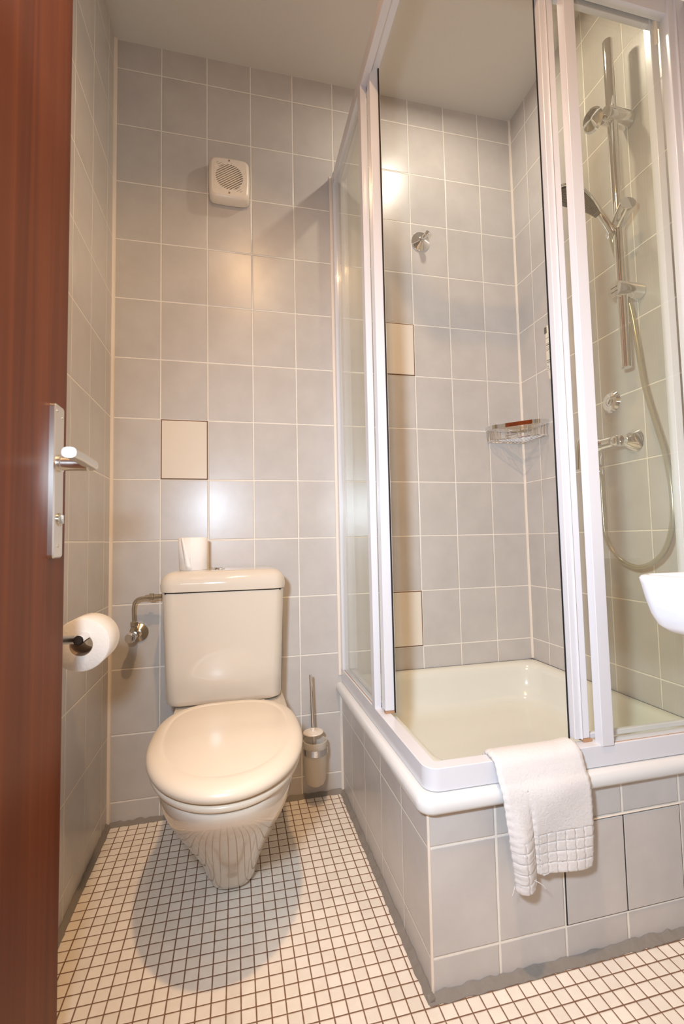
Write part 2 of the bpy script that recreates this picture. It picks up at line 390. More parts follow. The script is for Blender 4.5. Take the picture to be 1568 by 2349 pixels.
# raised ribs carried onto the square corners
g = G()
for k in list(range(-11, 12)):
    o = k*.0068
    for sg in (-1, 1):
        # extent from circle to square half .05
        s0 = math.sqrt(max(.0455**2-o*o, 0)) if abs(o) < .0455 else -99
        best = None; s_ = max(s0+.001, -.09)
        ok = []
        for q in range(200):
            s = s_+q*.0005
            p = Vector((cx, 0, cz))+per*o+dirv*(s*sg)
            if abs(p.x-cx) < .049 and abs(p.z-cz) < .049 and (p.x-cx)**2+(p.z-cz)**2 > .0455**2: ok.append(s*sg)
        if len(ok) > 6:
            a = Vector((cx, -.0392, cz))+per*o+dirv*ok[0]; b = Vector((cx, -.0392, cz))+per*o+dirv*ok[-1]
            g.tube([a, b], .0011, 8)
make('corner_rib', g, 'plast', t)
make('fan_hub', G().lathe([(.0, -.0315), (.027, -.0315), (.028, -.029), (.028, -.008)], (cx, 0, cz), (0, 1, 0), 40).lathe([(.0465, -.008), (.0465, -.003)], (cx, 0, cz), (0, 1, 0), 40), ['plast_d'], t)
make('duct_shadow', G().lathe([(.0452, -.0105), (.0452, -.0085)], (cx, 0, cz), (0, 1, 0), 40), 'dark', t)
g = G()
for zz in (fz1-.011, fz0+.016):
    g = G().lathe([(.0032, -.0405), (.0032, -.036)], (cx, 0, zz), (0, 1, 0), 16); make('screw_cap', g, 'card', t)


# ------------------------------------------------------------------ toilet
TX = .372
toilet = thing('toilet', 'white floor-standing toilet with closed lid and square cistern', 'toilet', (TX, -.35, 0))
def egg(cx, hw, yf, yb, z, n=64, pb=2.9, pf=2.05, mid=.45):
    yc = yb+(yf-yb)*mid; out = []
    for k in range(n):
        a = 2*math.pi*k/n; c, s = math.cos(a), math.sin(a)
        p = pf if s < 0 else pb
        x = hw*math.copysign(abs(c)**(2/p), c); L_ = (yc-yf) if s < 0 else (yb-yc)
        out.append((cx+x, yc+L_*math.copysign(abs(s)**(2/p), s), z))
    return out
levels = [(0, .062, -.348, .374), (.008, .068, -.370, .374), (.03, .073, -.388, .3735), (.07, .082, -.414, .373), (.11, .095, -.449, .372), (.155, .112, -.492, .3705), (.20, .129, -.538, .369),
          (.245, .144, -.587, .368), (.285, .155, -.632, .3675), (.315, .160, -.665, .367), (.34, .162, -.688, .367), (.362, .163, -.699, .367), (.370, .160, -.698, .367), (.372, .155, -.690, .367)]
make('bowl', G().loft([egg(cx_, hw, yf, -.03-.05*z, z, pb=5, pf=3.1-2.2*z, mid=.42) for z, hw, yf, cx_ in levels]), 'ceramic', toilet, smooth=60, sub=1)
make('seat', G().loft([egg(.367, hw, yf, -.235, z) for z, hw, yf in ((.371, .156, -.690), (.373, .164, -.700), (.379, .1675, -.704), (.386, .167, -.703), (.390, .161, -.696))]), 'ceramic_seat', toilet, smooth=60, sub=1)
make('lid', G().loft([egg(.3665, hw, yf, yb, z) for z, hw, yf, yb in ((.3915, .162, -.701, -.245), (.3935, .168, -.708, -.238), (.400, .1725, -.714, -.234), (.409, .1725, -.713, -.233), (.417, .166, -.705, -.239), (.4215, .155, -.691, -.252), (.4232, .145, -.676, -.264), (.4222, .140, -.669, -.270), (.4215, .137, -.665, -.273), (.4225, .133, -.659, -.278), (.4255, .10, -.61, -.315), (.427, .05, -.53, -.38), (.427, .002, -.47, -.45))]), 'ceramic_seat', toilet, smooth=60, sub=1)
g = G()
for sx in (-.075, .075): make('lid_hinge', G().tube([(TX+sx-.018, -.226, .398), (TX+sx+.018, -.226, .398)], .010, 16), 'ceramic_seat', toilet)
make('pan_shelf', G().loft([[(x, y, z) for x, y in rrect(TX-.158+i, TX+.158-i, -.27, -.02, (.02, .02, .005, .005))] for z, i in ((.28, .012), (.36, .002), (.378, 0), (.386, .004))]), 'ceramic', toilet, smooth=50)
cis = []
for z, hw, yf, ins in ((.392, .158, -.170, 0), (.397, .163, -.178, 0), (.41, .165, -.184, 0), (.50, .1675, -.186, 0), (.60, .171, -.187, 0), (.70, .175, -.188, 0), (.714, .1755, -.188, 0)):
    cis.append([(x, y - .006*(1-((x-TX+.018)/hw)**2) if y < -.1 else y, z) for x, y in rrect(TX-.018-hw, TX-.018+hw, yf, -.012, (.035, .035, .012, .012), 8)])
CX = TX-.018
cistern = make('cistern', G().loft(cis), 'ceramic', toilet, smooth=50, bev=.003)
cl = []
for z, o in ((.7165, .000), (.718, .004), (.735, .0055), (.750, .003), (.762, -.004), (.770, -.014), (.774, -.026), (.7755, -.045)):
    cl.append([(x, y-.006*(1-((x-CX)/.18)**2) if y < -.1 else y, z) for x, y in rrect(CX-.1755-o, CX+.1755+o, -.188-o, -.008-max(-o, 0)*.3, (max(.036+o, .01), max(.036+o, .01), .014, .014), 8)])
make('cistern_lid', G().loft(cl), 'ceramic', cistern, smooth=50)
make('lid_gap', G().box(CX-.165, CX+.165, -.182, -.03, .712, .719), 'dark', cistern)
g = G(); g.lathe([(.0235, 0), (.0235, .002), (.021, .0042), (.0185, .0042)], (CX-.022, -.103, .7748), (0, 0, 1)).lathe([(.0175, 0), (.0175, .0060), (.015, .0068)], (CX-.022, -.103, .7748), (0, 0, 1))
make('flush_button', g, 'chrome', cistern)

# spare roll on the cistern
def roll(name, label, o, d, R, r, L_, group, flap=None):
    t = thing(name, label, 'toilet paper', o, group)
    g = G(); n = 56; o = Vector(o); d = Vector(d).normalized()
    prof = [(r, 0), (R-.002, 0), (R, .002), (R, L_-.002), (R-.002, L_), (r, L_)]
    a = d.orthogonal().normalized(); b = d.cross(a)
    rings = [[o+h*d+q*(math.cos(2*math.pi*k/n)*a+math.sin(2*math.pi*k/n)*b)*(1+(.006*math.sin(3*2*math.pi*k/n) if q > r+.001 else 0)) for k in range(n)] for q, h in prof]
    g.loft(rings, close=True)
    make('paper', g, 'paper', t, smooth=60)
    make('cardboard_core', G().loft([[o+h*d+q*(math.cos(2*math.pi*k/n)*a+math.sin(2*math.pi*k/n)*b) for k in range(n)] for q, h in ((r+.0002, .0005), (r-.0012, .0005), (r-.0012, L_-.0005), (r+.0002, L_-.0005))], close=True), 'card', t, smooth=60)
    return t
sp = roll('toilet_roll', 'spare embossed white toilet roll standing on the cistern lid', (.262, -.098, .7752), (0, 0, 1), .0415, .018, .099, 'toilet rolls')
# folded loose end of the spare roll
c = Vector((.262, -.098, .7752)); R = .0418
g = G()
def P2(ang, z, rr=R): a = math.radians(ang); return (c.x+rr*math.cos(a), c.y+rr*math.sin(a), c.z+z)
cols = []
for k in range(13):
    f = k/12; ang = 262-f*78; zb = .003+.088*max(0, 1-(1-f)*2.6) if False else .002
    top = .0985
    cols.append((P2(ang, zb+.0, R+.0008), P2(ang, top, R+.0008+.003*f*f)))
vs = [p for c_ in cols for p in c_]; g.add(vs, [(2*i, 2*i+1, 2*i+3, 2*i+2) for i in range(12)])
# diagonal fold
g2 = G(); a0 = [P2(250-6*i, .004+.0, R+.0022) for i in range(4)]
fold = [P2(236, .098, R+.003), P2(262, .05, R+.002), P2(272, .004, R+.0022), P2(268, .004, R+.0022), P2(225, .096, R+.0035)]
ls = make('loose_sheet', g, 'paper', sp); md = ls.modifiers.new('solid', 'SOLIDIFY'); md.thickness = .0008
g = G()
cv = []
for k in range(9):
    f = k/8; ang = 268-40*f; z = .004+.094*f; cv.append((P2(ang, z, R+.0018), P2(ang-24+24*f*.6, max(.004, z-.0), R+.0028)))
g.add([p for c_ in cv for p in c_], [(2*i, 2*i+1, 2*i+3, 2*i+2) for i in range(8)])
ls = make('folded_corner', g, 'paper', sp); md = ls.modifiers.new('solid', 'SOLIDIFY'); md.thickness = .001

# roll on the wall holder
HX, HZ, HYN = .076, .664, -.512
hr = roll('toilet_roll', 'white toilet roll on the chrome holder at the left wall', (HX-.003, HYN, HZ-.014), (0, 1, 0), .0545, .0225, .086, 'toilet rolls')
g = G()
vs = []
for k in range(10):
    f = k/9; a = math.radians(95+f*35)
    vs += [(HX+.0552*math.cos(a)*(1+.0*f), HYN+.002, HZ-.014+.0552*math.sin(a)+.002*f), (HX+.0552*math.cos(a), HYN+.084, HZ-.014+.0552*math.sin(a)+.002*f)]
g.add(vs, [(2*i, 2*i+1, 2*i+3, 2*i+2) for i in range(9)])
ls = make('loose_sheet', g, 'paper', hr); md = ls.modifiers.new('solid', 'SOLIDIFY'); md.thickness = .0008
t = thing('toilet_roll_holder', 'chrome L-shaped toilet roll holder on the left wall', 'toilet roll holder', (0, HYN-.03, HZ))
make('wall_plate', G().lathe([(.022, 0), (.022, .005), (.018, .008)], (0, HYN-.03, HZ+.004), (1, 0, 0)), 'chrome', t)
g = G(); g.tube([(.004, HYN-.03, HZ+.004), (HX-.005, HYN-.03, HZ+.004)], .0085, 20)
g.tube([(HX+.004, HYN-.042, HZ+.004), (HX+.004, HYN+.115, HZ+.004)], .0095, 20)
make('bar', g, 'chrome', t)
make('end_cap', G().lathe([(.0078, 0), (.0078, .0008), (.004, .0008)], (HX+.004, HYN-.0422, HZ+.004), (0, -1, 0), 20), 'dark', t)

# ------------------------------------------------------------------ angle valve
vx, vz = .080, .578
t = thing('angle_valve', 'chrome angle valve with bent pipe feeding the cistern', 'valve', (vx, 0, vz))
make('rosette', G().lathe([(.029, 0), (.028, .004), (.012, .015), (.010, .016)], (vx+.008, 0, vz), (0, -1, 0)), 'nickel', t)
g = G(); g.lathe([(.010, .010), (.010, .038), (.013, .04), (.013, .05), (.008, .052)], (vx+.003, 0, vz), (-.05, -1, 0), 24)
g.lathe([(.010, -.012), (.011, .0), (.010, .022), (.012, .024), (.012, .036), (.007, .038)], (vx+.001, -.040, vz+.004), (0, 0, 1), 6)
make('valve_body', g, 'nickel', t)
g = G(); g.lathe([(.009, .0), (.015, .004), (.016, .010), (.0155, .022), (.013, .026), (.006, .027)], (vx-.003, -.05, vz-.002), (-.08, -1, -.05), 12)
make('knob', g, 'chrome', t, bev=.001)
pipe = spline([(vx+.001, -.040, vz+.035), (vx-.001, -.040, vz+.075), (vx+.002, -.040, vz+.098), (vx+.014, -.042, vz+.110), (vx+.035, -.046, vz+.114), (vx+.060, -.050, vz+.1155)], 6)
make('pipe', G().tube(pipe, .0052, 16), 'nickel', t)
g = G(); g.lathe([(.008, 0), (.008, .012), (.012, .013), (.012, .026), (.0085, .027), (.0085, .050)], (vx+.034, -.047, vz+.1145), (1, -.1, .03), 6)
make('nut', g, 'nickel', t, bev=.001)

# ------------------------------------------------------------------ brush and its holder
bx, by = .634, -.072
t = thing('toilet_brush_holder', 'frosted glass toilet brush holder in a chrome ring on the back wall', 'toilet brush holder', (bx, 0, .09))
cup = []
for r, z in ((.002, .072), (.018, .073), (.028, .080), (.0335, .092), (.036, .11), (.038, .20), (.039, .212), (.0355, .213), (.0335, .21), (.031, .11), (.022, .082), (.002, .077)):
    cup.append((r, z))
make('glass_cup', G().lathe(cup, (bx, by, 0), (0, 0, 1), 48, cap=False), 'frost', t, smooth=60)
g = G(); g.loft([[(bx+r*math.cos(2*math.pi*k/48), by+r*math.sin(2*math.pi*k/48), z) for k in range(48)] for r, z in ((.0392, .174), (.0405, .174), (.0405, .193), (.0392, .193))], close=True)
make('ring', g, 'chrome', t, smooth=60)
g = G(); g.tube([(bx-.012, by+.038, .184), (bx-.012, -.004, .184)], .006, 16); g.lathe([(.022, 0), (.022, .006), (.018, .009)], (bx-.012, 0, .190), (0, -1, 0))
make('wall_mount', g, 'chrome', t)
t = thing('toilet_brush', 'toilet brush with chrome stick standing in the frosted glass', 'toilet brush', (bx, by, .09))
tilt = Vector((-.012, .004, .42)).normalized()
o = Vector((bx-.001, by, .085))
make('handle', G().tube([o+tilt*.02, o+tilt*.335], .0052, 20), 'chrome', t)
make('splash_disc', G().lathe([(.0, .150), (.031, .150), (.033, .152), (.031, .154), (.0065, .157), (.0065, .166), (.005, .167)], o, tilt, 40), 'plast', t)
g = G(); rnd = random.Random(2)
for k in range(260):
    a = rnd.uniform(0, 6.28); h = rnd.uniform(.005, .07); d_ = Vector((math.cos(a), math.sin(a), rnd.uniform(-.2, .2)))*rnd.uniform(.018, .024)
    p = o+tilt*h; g.tube([p, p+d_], .0007, 4)
br = make('bristles', g, 'plast', t); br['kind'] = 'stuff'

# ------------------------------------------------------------------ shower tray
tray = thing('shower_tray', 'cream enamelled square shower tray on the tiled plinth', 'shower tray', (1.12, -.36, .335))
x0, y0 = .722, -.748
g = G(); rings = []
for z, i, r in ((.334, .012, .020), (.336, .004, .026), (.342, .0, .03), (.353, .0, .03), (.361, .003, .028), (.366, .010, .024), (.3665, .020, .02), (.3665, .0525, .02), (.386, .053, .02), (.387, .056, .02)):
    rings.append([(x, y, z) for x, y in rrect(x0+i, W, y0+i, 0, (r, .001, .001, .001), 8)])
make('outer_rim', G().loft(rings, cap=False), 'tray', tray, smooth=60)
rings = []
for z, i, r in ((.387, 0, .02), (.388, .012, .03), (.387, .022, .05), (.380, .031, .06), (.362, .038, .07), (.320, .046, .075), (.285, .056, .08), (.266, .072, .08), (.258, .095, .075), (.256, .13, .06), (.252, .25, .03), (.250, .31, .01)):
    rings.append([(x, y, z) for x, y in rrect(.778+i, W-.003-i*.95, -.692+i, -.003-i, (r, r, r, r), 8)])
g = G().loft(rings, cap=False); m_ = len(g.v); n = len(rings[0]); g.f.append(tuple(range(m_-n, m_)))
make('basin', g, 'tray_in', tray, smooth=60)
make('drain', G().lathe([(.045, 0), (.045, .002), (.04, .004), (.012, .0045)], (1.13, -.545, .2500), (0, 0, 1)), 'chrome', tray)

# ------------------------------------------------------------------ shower enclosure
enc = thing('shower_enclosure', 'corner shower enclosure with white aluminium frame and clear glass', 'shower enclosure', (XS, YS, .387))
EX, EY = .743, -.729; ZB, ZT = .368, 2.155; ZTT = 2.20
def Lprism(o, wd, z0, z1, r=.018):
    # L shaped rail along both open sides, rounded outer corner
    ox, oy = EX+o, EY+o
    n = 6; outer = [(ox, 0)] + [(ox+r-r*math.cos(math.radians(90*k/n)), oy+r-r*math.sin(math.radians(90*k/n))) for k in range(n+1)] + [(W, oy)]
    ri = max(r-wd, .003)
    inner = [(W, oy+wd)] + [(ox+wd+ri-ri*math.cos(math.radians(90-90*k/n)), oy+wd+ri-ri*math.sin(math.radians(90-90*k/n))) for k in range(n+1)] + [(ox+wd, 0)]
    return outer, inner, z0, z1
def Lrail(*a, **k):
    outer, inner, z0, z1 = Lprism(*a, **k); inner = inner[::-1]
    n = len(outer); g = G(); vs = []
    for z in (z0, z1): vs += [(x, y, z) for x, y in outer]+[(x, y, z) for x, y in inner]
    fs = []
    for i in range(n-1):
        fs += [(i, i+1, 2*n+i+1, 2*n+i), (n+i, 3*n+i, 3*n+i+1, n+i+1), (2*n+i, 2*n+i+1, 3*n+i+1, 3*n+i), (i, n+i, n+i+1, i+1)]
    fs += [(0, 2*n, 3*n, n), (n-1, 2*n-1, 4*n-1, 3*n-1)]
    g.add(vs, fs); return g
make('bottom_rail', Lrail(0, .030, ZB, .412, r=.03), 'alu', enc, smooth=40, bev=.0015)
make('top_rail', Lrail(0, .019, ZT, ZTT, r=.012), 'alu', enc, smooth=40, bev=.001)
make('top_rail', Lrail(.019, .024, ZT+.016, ZTT, r=.006), 'alu', enc, smooth=40)
# wall profiles
make('wall_profile', G().box(EX-.002, EX+.022, -.026, 0, .412, ZTT), 'alu', enc, bev=.002)
make('wall_profile', G().box(1.444, W, EY-.004, EY+.022, .412, ZTT).box(1.462, 1.468, EY-.008, EY, .412, ZTT), 'alu', enc, bev=.002)
# fixed panels
make('fixed_stile', G().box(EX-.001, EX+.0172, -.396, -.368, .410, ZT+.004), 'alu', enc, bev=.0015)
make('fixed_stile', G().box(1.140, 1.170, EY-.004, EY+.0175, .410, ZT+.004), 'alu', enc, bev=.0015)
make('fixed_pane', G().box(EX+.006, EX+.010, -.372, -.020, .420, ZT+.002), 'glass', enc)
make('fixed_pane', G().box(1.166, 1.450, EY+.006, EY+.010, .420, ZT+.002), 'glass', enc)
make('glazing_strip', G().box(EX+.0045, EX+.0055, -.368, -.026, .4118, .4135), 'rust', enc)
make('glazing_strip', G().box(1.160, 1.462, EY+.0045, EY+.0055, .4118, .4128), 'rust', enc)
# sliding door parked on the side
def door_side():
    a0, a1 = EX+.0150, EX+.0400
    f = make('sliding_door', G().box(a0, a1, -.436, -.408, .418, ZT+.022).box(a0, a1, -.070, -.045, .428, ZT+.012)
             .box(a0+.005, a1-.005, -.410, -.06, .414, .4255).box(a0+.004, a1-.004, -.410, -.06, ZT-.012, ZT+.012), 'alu', enc, bev=.002)
    make('door_pane', G().box(a0+.009, a0+.013, -.412, -.066, .422, ZT-.008), 'glass', f)
    make('magnetic_seal', G().box(a1-.0005, a1+.0025, -.439, -.430, .413, ZT+.018), 'rubber', f)
    make('seal_edge', G().box(a1+.0025, a1+.004, -.437, -.428, .413, ZT+.004), 'plast', f)
    make('rust_patch', G().box(a0, a1, -.437, -.424, .4122, .418), 'rust', f)
def door_front():
    b0, b1 = EY+.024, EY+.044
    f = make('sliding_door', G().box(1.0965, 1.134, b0, b1, .418, ZT+.022).box(1.110, 1.114, b0-.004, b0+.001, .418, ZT+.02).box(1.420, 1.443, b0, b1, .418, ZT+.012)
             .box(1.13, 1.422, b0+.005, b1-.005, .414, .4255).box(1.13, 1.422, b0+.003, b1-.004, ZT-.004, ZT+.014), 'alu', enc, bev=.002)
    make('door_pane', G().box(1.130, 1.424, b0+.010, b0+.014, .422, ZT+.002), 'glass', f)
    make('magnetic_seal', G().box(1.0945, 1.0968, b1-.004, b1-.001, .413, ZT+.018), 'rubber', f)
    make('roller', G().box(1.430, 1.438, b0-.006, b0+.006, ZT-.06, ZT+.01), 'plast', f, bev=.003)
    make('rust_patch', G().box(1.115, 1.136, b0-.004, b1, .4122, .418), 'rust', f)
door_side(); door_front()

# ------------------------------------------------------------------ robe hook
hx, hz = 1.088, 1.997
t = thing('robe_hook', 'small chrome robe hook with round base inside the shower', 'hook', (hx, 0, hz))
make('hook_base', G().lathe([(.038, 0), (.038, .003), (.036, .006), (.012, .016), (.009, .017)], (hx, 0, hz), (0, -1, 0)), 'chrome', t, smooth=25)
g = G(); g.tube(spline([(hx, -.012, hz), (hx+.001, -.028, hz), (hx+.004, -.034, hz+.001), (hx+.008, -.040, hz+.004)], 5), [.0075]*16, 16)
g.lathe([(.004, -.006), (.010, -.002), (.0115, .004), (.010, .009), (.004, .012)], (hx+.009, -.041, hz+.005), (.2, -.8, .3), 24)
make('knob', g, 'chrome', t)

# ------------------------------------------------------------------ soap dispenser on the right wall
t = thing('soap_dispenser', 'slim white wall soap dispenser with small grey print, right shower wall', 'soap dispenser', (W, -.248, 1.403))
sy0, sy1, sx = -.272, -.200, W-.036
make('bottle', G().loft([[(x, y, z) for x, y in rrect(sx+i, W-.0005, sy0+i, sy1-i, (.006, .001, .001, .006), 4)] for z, i in ((1.435, .001), (1.437, 0), (1.597, 0), (1.599, .002))]), 'bottle', t, smooth=40)
make('push_base', G().loft([[(x, y, z) for x, y in rrect(sx+i, W-.0005, sy0+i, sy1-i, (.006, .001, .001, .006), 4)] for z, i in ((1.403, .012), (1.409, .004), (1.435, .002))]), 'plast', t, smooth=40)
make('lock_tab', G().box(sx-.001, sx+.012, sy1-.012, sy1+.0006, 1.573, 1.596), 'ink', t, bev=.001)
rt = random.Random(3)
for rows in (((1.554, .002, .024, .0008), (1.534, .003, .02, .0012), (1.529, .003, .022, .003), (1.521, .002, .024, .0008), (1.515, .003, .02, .0016), (1.510, .003, .016, .0012)),
             ((1.474, .003, .026, .003), (1.468, .003, .024, .0022), (1.464, .005, .018, .001), (1.453, .006, .009, .004), (1.446, .006, .011, .003), (1.439, .002, .022, .0008))):
    g = G()
    for z, a, b, hh in rows:
        if hh < .001:
            g.box(sx-.0006, sx+.0002, sy1-.003-b, sy1-.003-a, z-hh/2, z+hh/2); continue
        q = a
        while q < b:      # tiny letter strokes
            g.box(sx-.0006, sx+.0002, sy1-.003-q-.0005, sy1-.003-q, z-hh/2, z+hh/2)
            if rt.random() < .6: g.box(sx-.0006, sx+.0002, sy1-.003-q-.0013, sy1-.003-q, z+hh*rt.choice((-.5, .5, 0))-.0002, z+hh*.0+.0002)
            q += rt.choice((.0013, .0016, .0024))
    make('printed_text', g, 'ink', t)


# ------------------------------------------------------------------ corner basket
t = thing('shower_basket', 'chrome wire corner basket in the far shower corner', 'basket', (W, 0, 1.225))
def cpath(off, z, n=14):
    """front outline: from back wall to right wall"""
    A = Vector((1.334+off, -.004, z)); B = Vector((W-.004, -.158+off, z))
    pts = [A, Vector((1.334+off, -.028, z)), Vector((1.340+off, -.046, z)), Vector((1.358+off*.8, -.066+off*.5, z)), Vector((1.425+off*.5, -.134+off*.8, z)), Vector((1.445, -.150+off, z)), Vector((1.462, -.158+off, z)), B]
    return spline(pts, 5)
top = cpath(0, 1.272); topin = cpath(.002, 1.272)
g = G(); rings = []
for p, q in zip(top, topin):
    rings.append([(p.x, p.y, p.z-.0075), (p.x, p.y, p.z+.0075), (q.x, q.y, q.z+.0075), (q.x, q.y, q.z-.0075)])
g.loft(rings)
g.box(1.334, W, -.004, -.002, 1.266, 1.278).box(W-.004, W-.002, -.158, 0, 1.266, 1.278)
make('rim_band', g, 'chrome', t, smooth=50)
g = G(); bot = cpath(.006, 1.222); g.tube(bot, .0022, 8); g.tube([(1.34, -.004, 1.222), (W-.004, -.004, 1.222), (W-.004, -.152, 1.222)], .0022, 8)
for i in range(0, len(top), 2):
    a, b = topin[i], bot[i]; g.tube([(a.x, a.y, a.z-.004), (b.x, b.y, b.z)], .0014, 8)
for k in range(1, 10):
    x = 1.34+k*.0155; yf = -.004-(.045+(x-1.34)*1.0 if x < 1.45 else .150); g.tube([(x, -.004, 1.2225), (x, max(yf, -.15), 1.2225)], .0013, 6)
make('wire', g, 'chrome', t)
g = G(); loop = spline([(1.375, -.075, 1.266), (1.376, -.070, 1.245), (1.380, -.066, 1.236), (1.41, -.075, 1.240), (1.435, -.085, 1.245)], 5); g.tube(loop, .002, 8)
g.tube([(1.42, -.03, 1.262), (1.45, -.05, 1.264)], .0035, 8).tube([(1.45, -.06, 1.262), (W-.02, -.08, 1.264)], .003, 8)
make('hook_loop', g, 'chrome', t)

# ------------------------------------------------------------------ slide rail, hand shower, mixer
RX, RY = 1.44, -.556
t = thing('shower_rail', 'vertical chrome slide rail with two wall brackets', 'shower rail', (W, RY, 1.32))
g = G(); g.lathe([(.010, 0), (.0135, .002), (.0135, .960), (.010, .962)], (RX, RY, 1.315), (0, 0, 1), 32)
make('bar', g, 'chrome', t)
for z in (2.047, 1.536):
    b = make('wall_bracket', G().lathe([(.021, 0), (.0235, .003), (.0235, .080), (.022, .084), (.004, .085)], (W, RY, z), (-1, 0, 0), 48), 'chrome', t)
    if z > 2: pass
g = G()
for z in (1.529, 1.541): g.box(1.4130, 1.4142, RY-.010, RY+.010, z-.0006, z+.0006)
make('face_groove', g, 'dark', t)
dl = Vector((-.94, -.15, -.30)).normalized()
g = G(); g.tube([(RX-.02, RY+.002, 2.047), (RX-.056, RY+.005, 2.032)], .007, 12)
make('stem', g, 'chrome', t)
g = G(); g.lathe([(.004, -.007), (.024, -.006), (.031, 0), (.026, .006), (.004, .009)], (RX-.060, RY+.006, 2.030), dl, 40)
make('round_knob', g, 'chrome', t)
ax = Vector((-.362, -.902, .236)).normalized(); ao = Vector((1.436, -.566, 1.731))
make('slider', G().lathe([(.018, -.050), (.0205, -.047), (.0205, .052), (.0195, .054)], ao, ax, 40), 'chrome', t)

t = thing('hand_shower', 'chrome hand shower with long flexible hose hooked on the slide rail', 'hand shower', (1.385, RY, 1.70))
# arching body
bp_ = spline([(1.424, -.548, 1.705), (1.405, -.549, 1.732), (1.380, -.550, 1.757), (1.350, -.550, 1.776), (1.315, -.550, 1.789), (1.275, -.550, 1.796), (1.238, -.550, 1.796)], 6)
N_ = len(bp_); rings = []
for i, p in enumerate(bp_):
    f = i/(N_-1); tdir = (bp_[min(i+1, N_-1)]-bp_[max(i-1, 0)]).normalized()
    side = Vector((0, 1, 0)); nrm = tdir.cross(side).normalized()
    if nrm.z < 0: nrm = -nrm
    wdt = .0115+(.037-.0115)*min(1, max(0, (f-.30)/.42))**1.1
    if f > .82: wdt *= math.sqrt(max(0.02, 1-((f-.82)/.18)**2))
    hgt = .0105+.003*f
    if f > .9: hgt *= max(.25, 1-(f-.9)*6)
    rings.append([p+side*wdt*math.cos(a)+nrm*(hgt*math.sin(a) if math.sin(a) > 0 else hgt*.55*math.sin(a)) for a in [2*math.pi*k/24 for k in range(24)]])
make('handle_shell', G().loft(rings), 'chrome', t, smooth=60)
g = G(); r2 = []
for i, p in enumerate(bp_):
    f = i/(N_-1)
    if f < .30 or f > .97: continue
    tdir = (bp_[min(i+1, N_-1)]-bp_[max(i-1, 0)]).normalized(); side = Vector((0, 1, 0)); nrm = tdir.cross(side).normalized()
    if nrm.z < 0: nrm = -nrm
    wdt = (.0115+(.037-.0115)*min(1, max(0, (f-.30)/.42))**1.1)*.84
    if f > .82: wdt *= math.sqrt(max(0.02, 1-((f-.82)/.18)**2))
    b = p-nrm*(.0055+.003*f)
    r2.append([b+side*wdt-nrm*.000, b+side*wdt*.6-nrm*.003, b-side*wdt*.6-nrm*.003, b-side*wdt, b-side*wdt*.5+nrm*.002, b+side*wdt*.5+nrm*.002])
make('spray_face', g.loft(r2), 'nozzle', t)
g = G()
for ring in r2[1:-1]:
    m0 = (ring[1]+ring[2])/2; s_ = (ring[1]-ring[2])
    dn = Vector((-.25, 0, -1)).normalized()
    for q in (-.42, -.21, 0, .21, .42):
        c_ = m0+s_*q; g.lathe([(.0022, -.001), (.0016, .0018)], c_, dn, 8)
nz = make('nozzle', g, 'nozzle_l', t); nz['kind'] = 'stuff'
hp = spline([(1.423, -.548, 1.706), (1.436, -.540, 1.680), (1.452, -.540, 1.62), (1.462, -.545, 1.55), (1.462, -.562, 1.47), (1.456, -.578, 1.385), (1.452, -.597, 1.258), (1.450, -.622, 1.157), (1.448, -.647, 1.065), (1.446, -.661, .965), (1.446, -.656, .875), (1.447, -.622, .803), (1.449, -.556, .768), (1.450, -.487, .786), (1.450, -.441, .852), (1.450, -.434, .957), (1.448, -.436, 1.02), (1.440, -.438, 1.062)], 8)
make('hose', G().tube(hp, .0068, 16), 'hosemat', t)
make('hose_nut', G().lathe([(.0085, 0), (.0095, .004), (.0095, .018), (.007, .022)], (1.447, -.4362, 1.036), (-.15, 0, 1), 20), 'chrome', t)

t = thing('shower_mixer', 'chrome single-lever shower mixer on the right shower wall', 'mixer tap', (W, -.435, 1.11))
for y in (-.512, -.360):
    make('escutcheon', G().lathe([(.034, 0), (.034, .003), (.031, .008), (.014, .034), (.012, .036), (.012, .040), (.016, .041), (.016, .052)], (W, y, 1.122), (-1, 0, 0), 40), 'chrome', t, smooth=25)
g = G()
g.lathe([(.013, -.006), (.0165, -.002), (.0165, .010), (.0145, .013), (.0165, .018), (.0175, .05), (.021, .062), (.0235, .076), (.021, .090), (.0175, .102), (.0165, .136), (.0145, .140), (.0165, .143), (.0165, .155), (.013, .159)], (1.440, -.5135, 1.122), (0, 1, 0), 32)
g.lathe([(.016, -.03), (.013, .012), (.0095, .03), (.0095, .048)], (1.440, -.438, 1.112), (0, 0, -1), 24)
g.lathe([(.021, 0), (.022, .018), (.021, .036), (.019, .046), (.012, .053), (.003, .055)], (1.436, -.436, 1.122), (-.95, 0, .32), 32)
make('mixer_body', g, 'chrome', t, smooth=50)
lv = spline([(1.412, -.436, 1.146), (1.396, -.436, 1.150), (1.381, -.436, 1.141), (1.373, -.436, 1.115), (1.369, -.436, 1.082), (1.367, -.436, 1.050)], 5); rings = []
for i, p in enumerate(lv):
    f = i/(len(lv)-1); td = (lv[min(i+1, len(lv)-1)]-lv[max(i-1, 0)]).normalized(); nr = td.cross(Vector((0, 1, 0))).normalized()
    hw, hh = .011-.002*f, .006-.003*f
    rings.append([p+Vector((0, hw*math.cos(a), 0))+nr*hh*math.sin(a) for a in [2*math.pi*k/20 for k in range(20)]])
make('lever', G().loft(rings), 'chrome', t, smooth=60)
t = thing('stop_valve_cover', 'round chrome cover disc with slotted centre above the mixer', 'valve cover', (W, -.441, 1.257))
make('cover_disc', G().lathe([(.033, 0), (.033, .003), (.026, .010), (.013, .0105), (.012, .009)], (W, -.441, 1.257), (-1, 0, 0), 40), 'chrome', t, smooth=25)
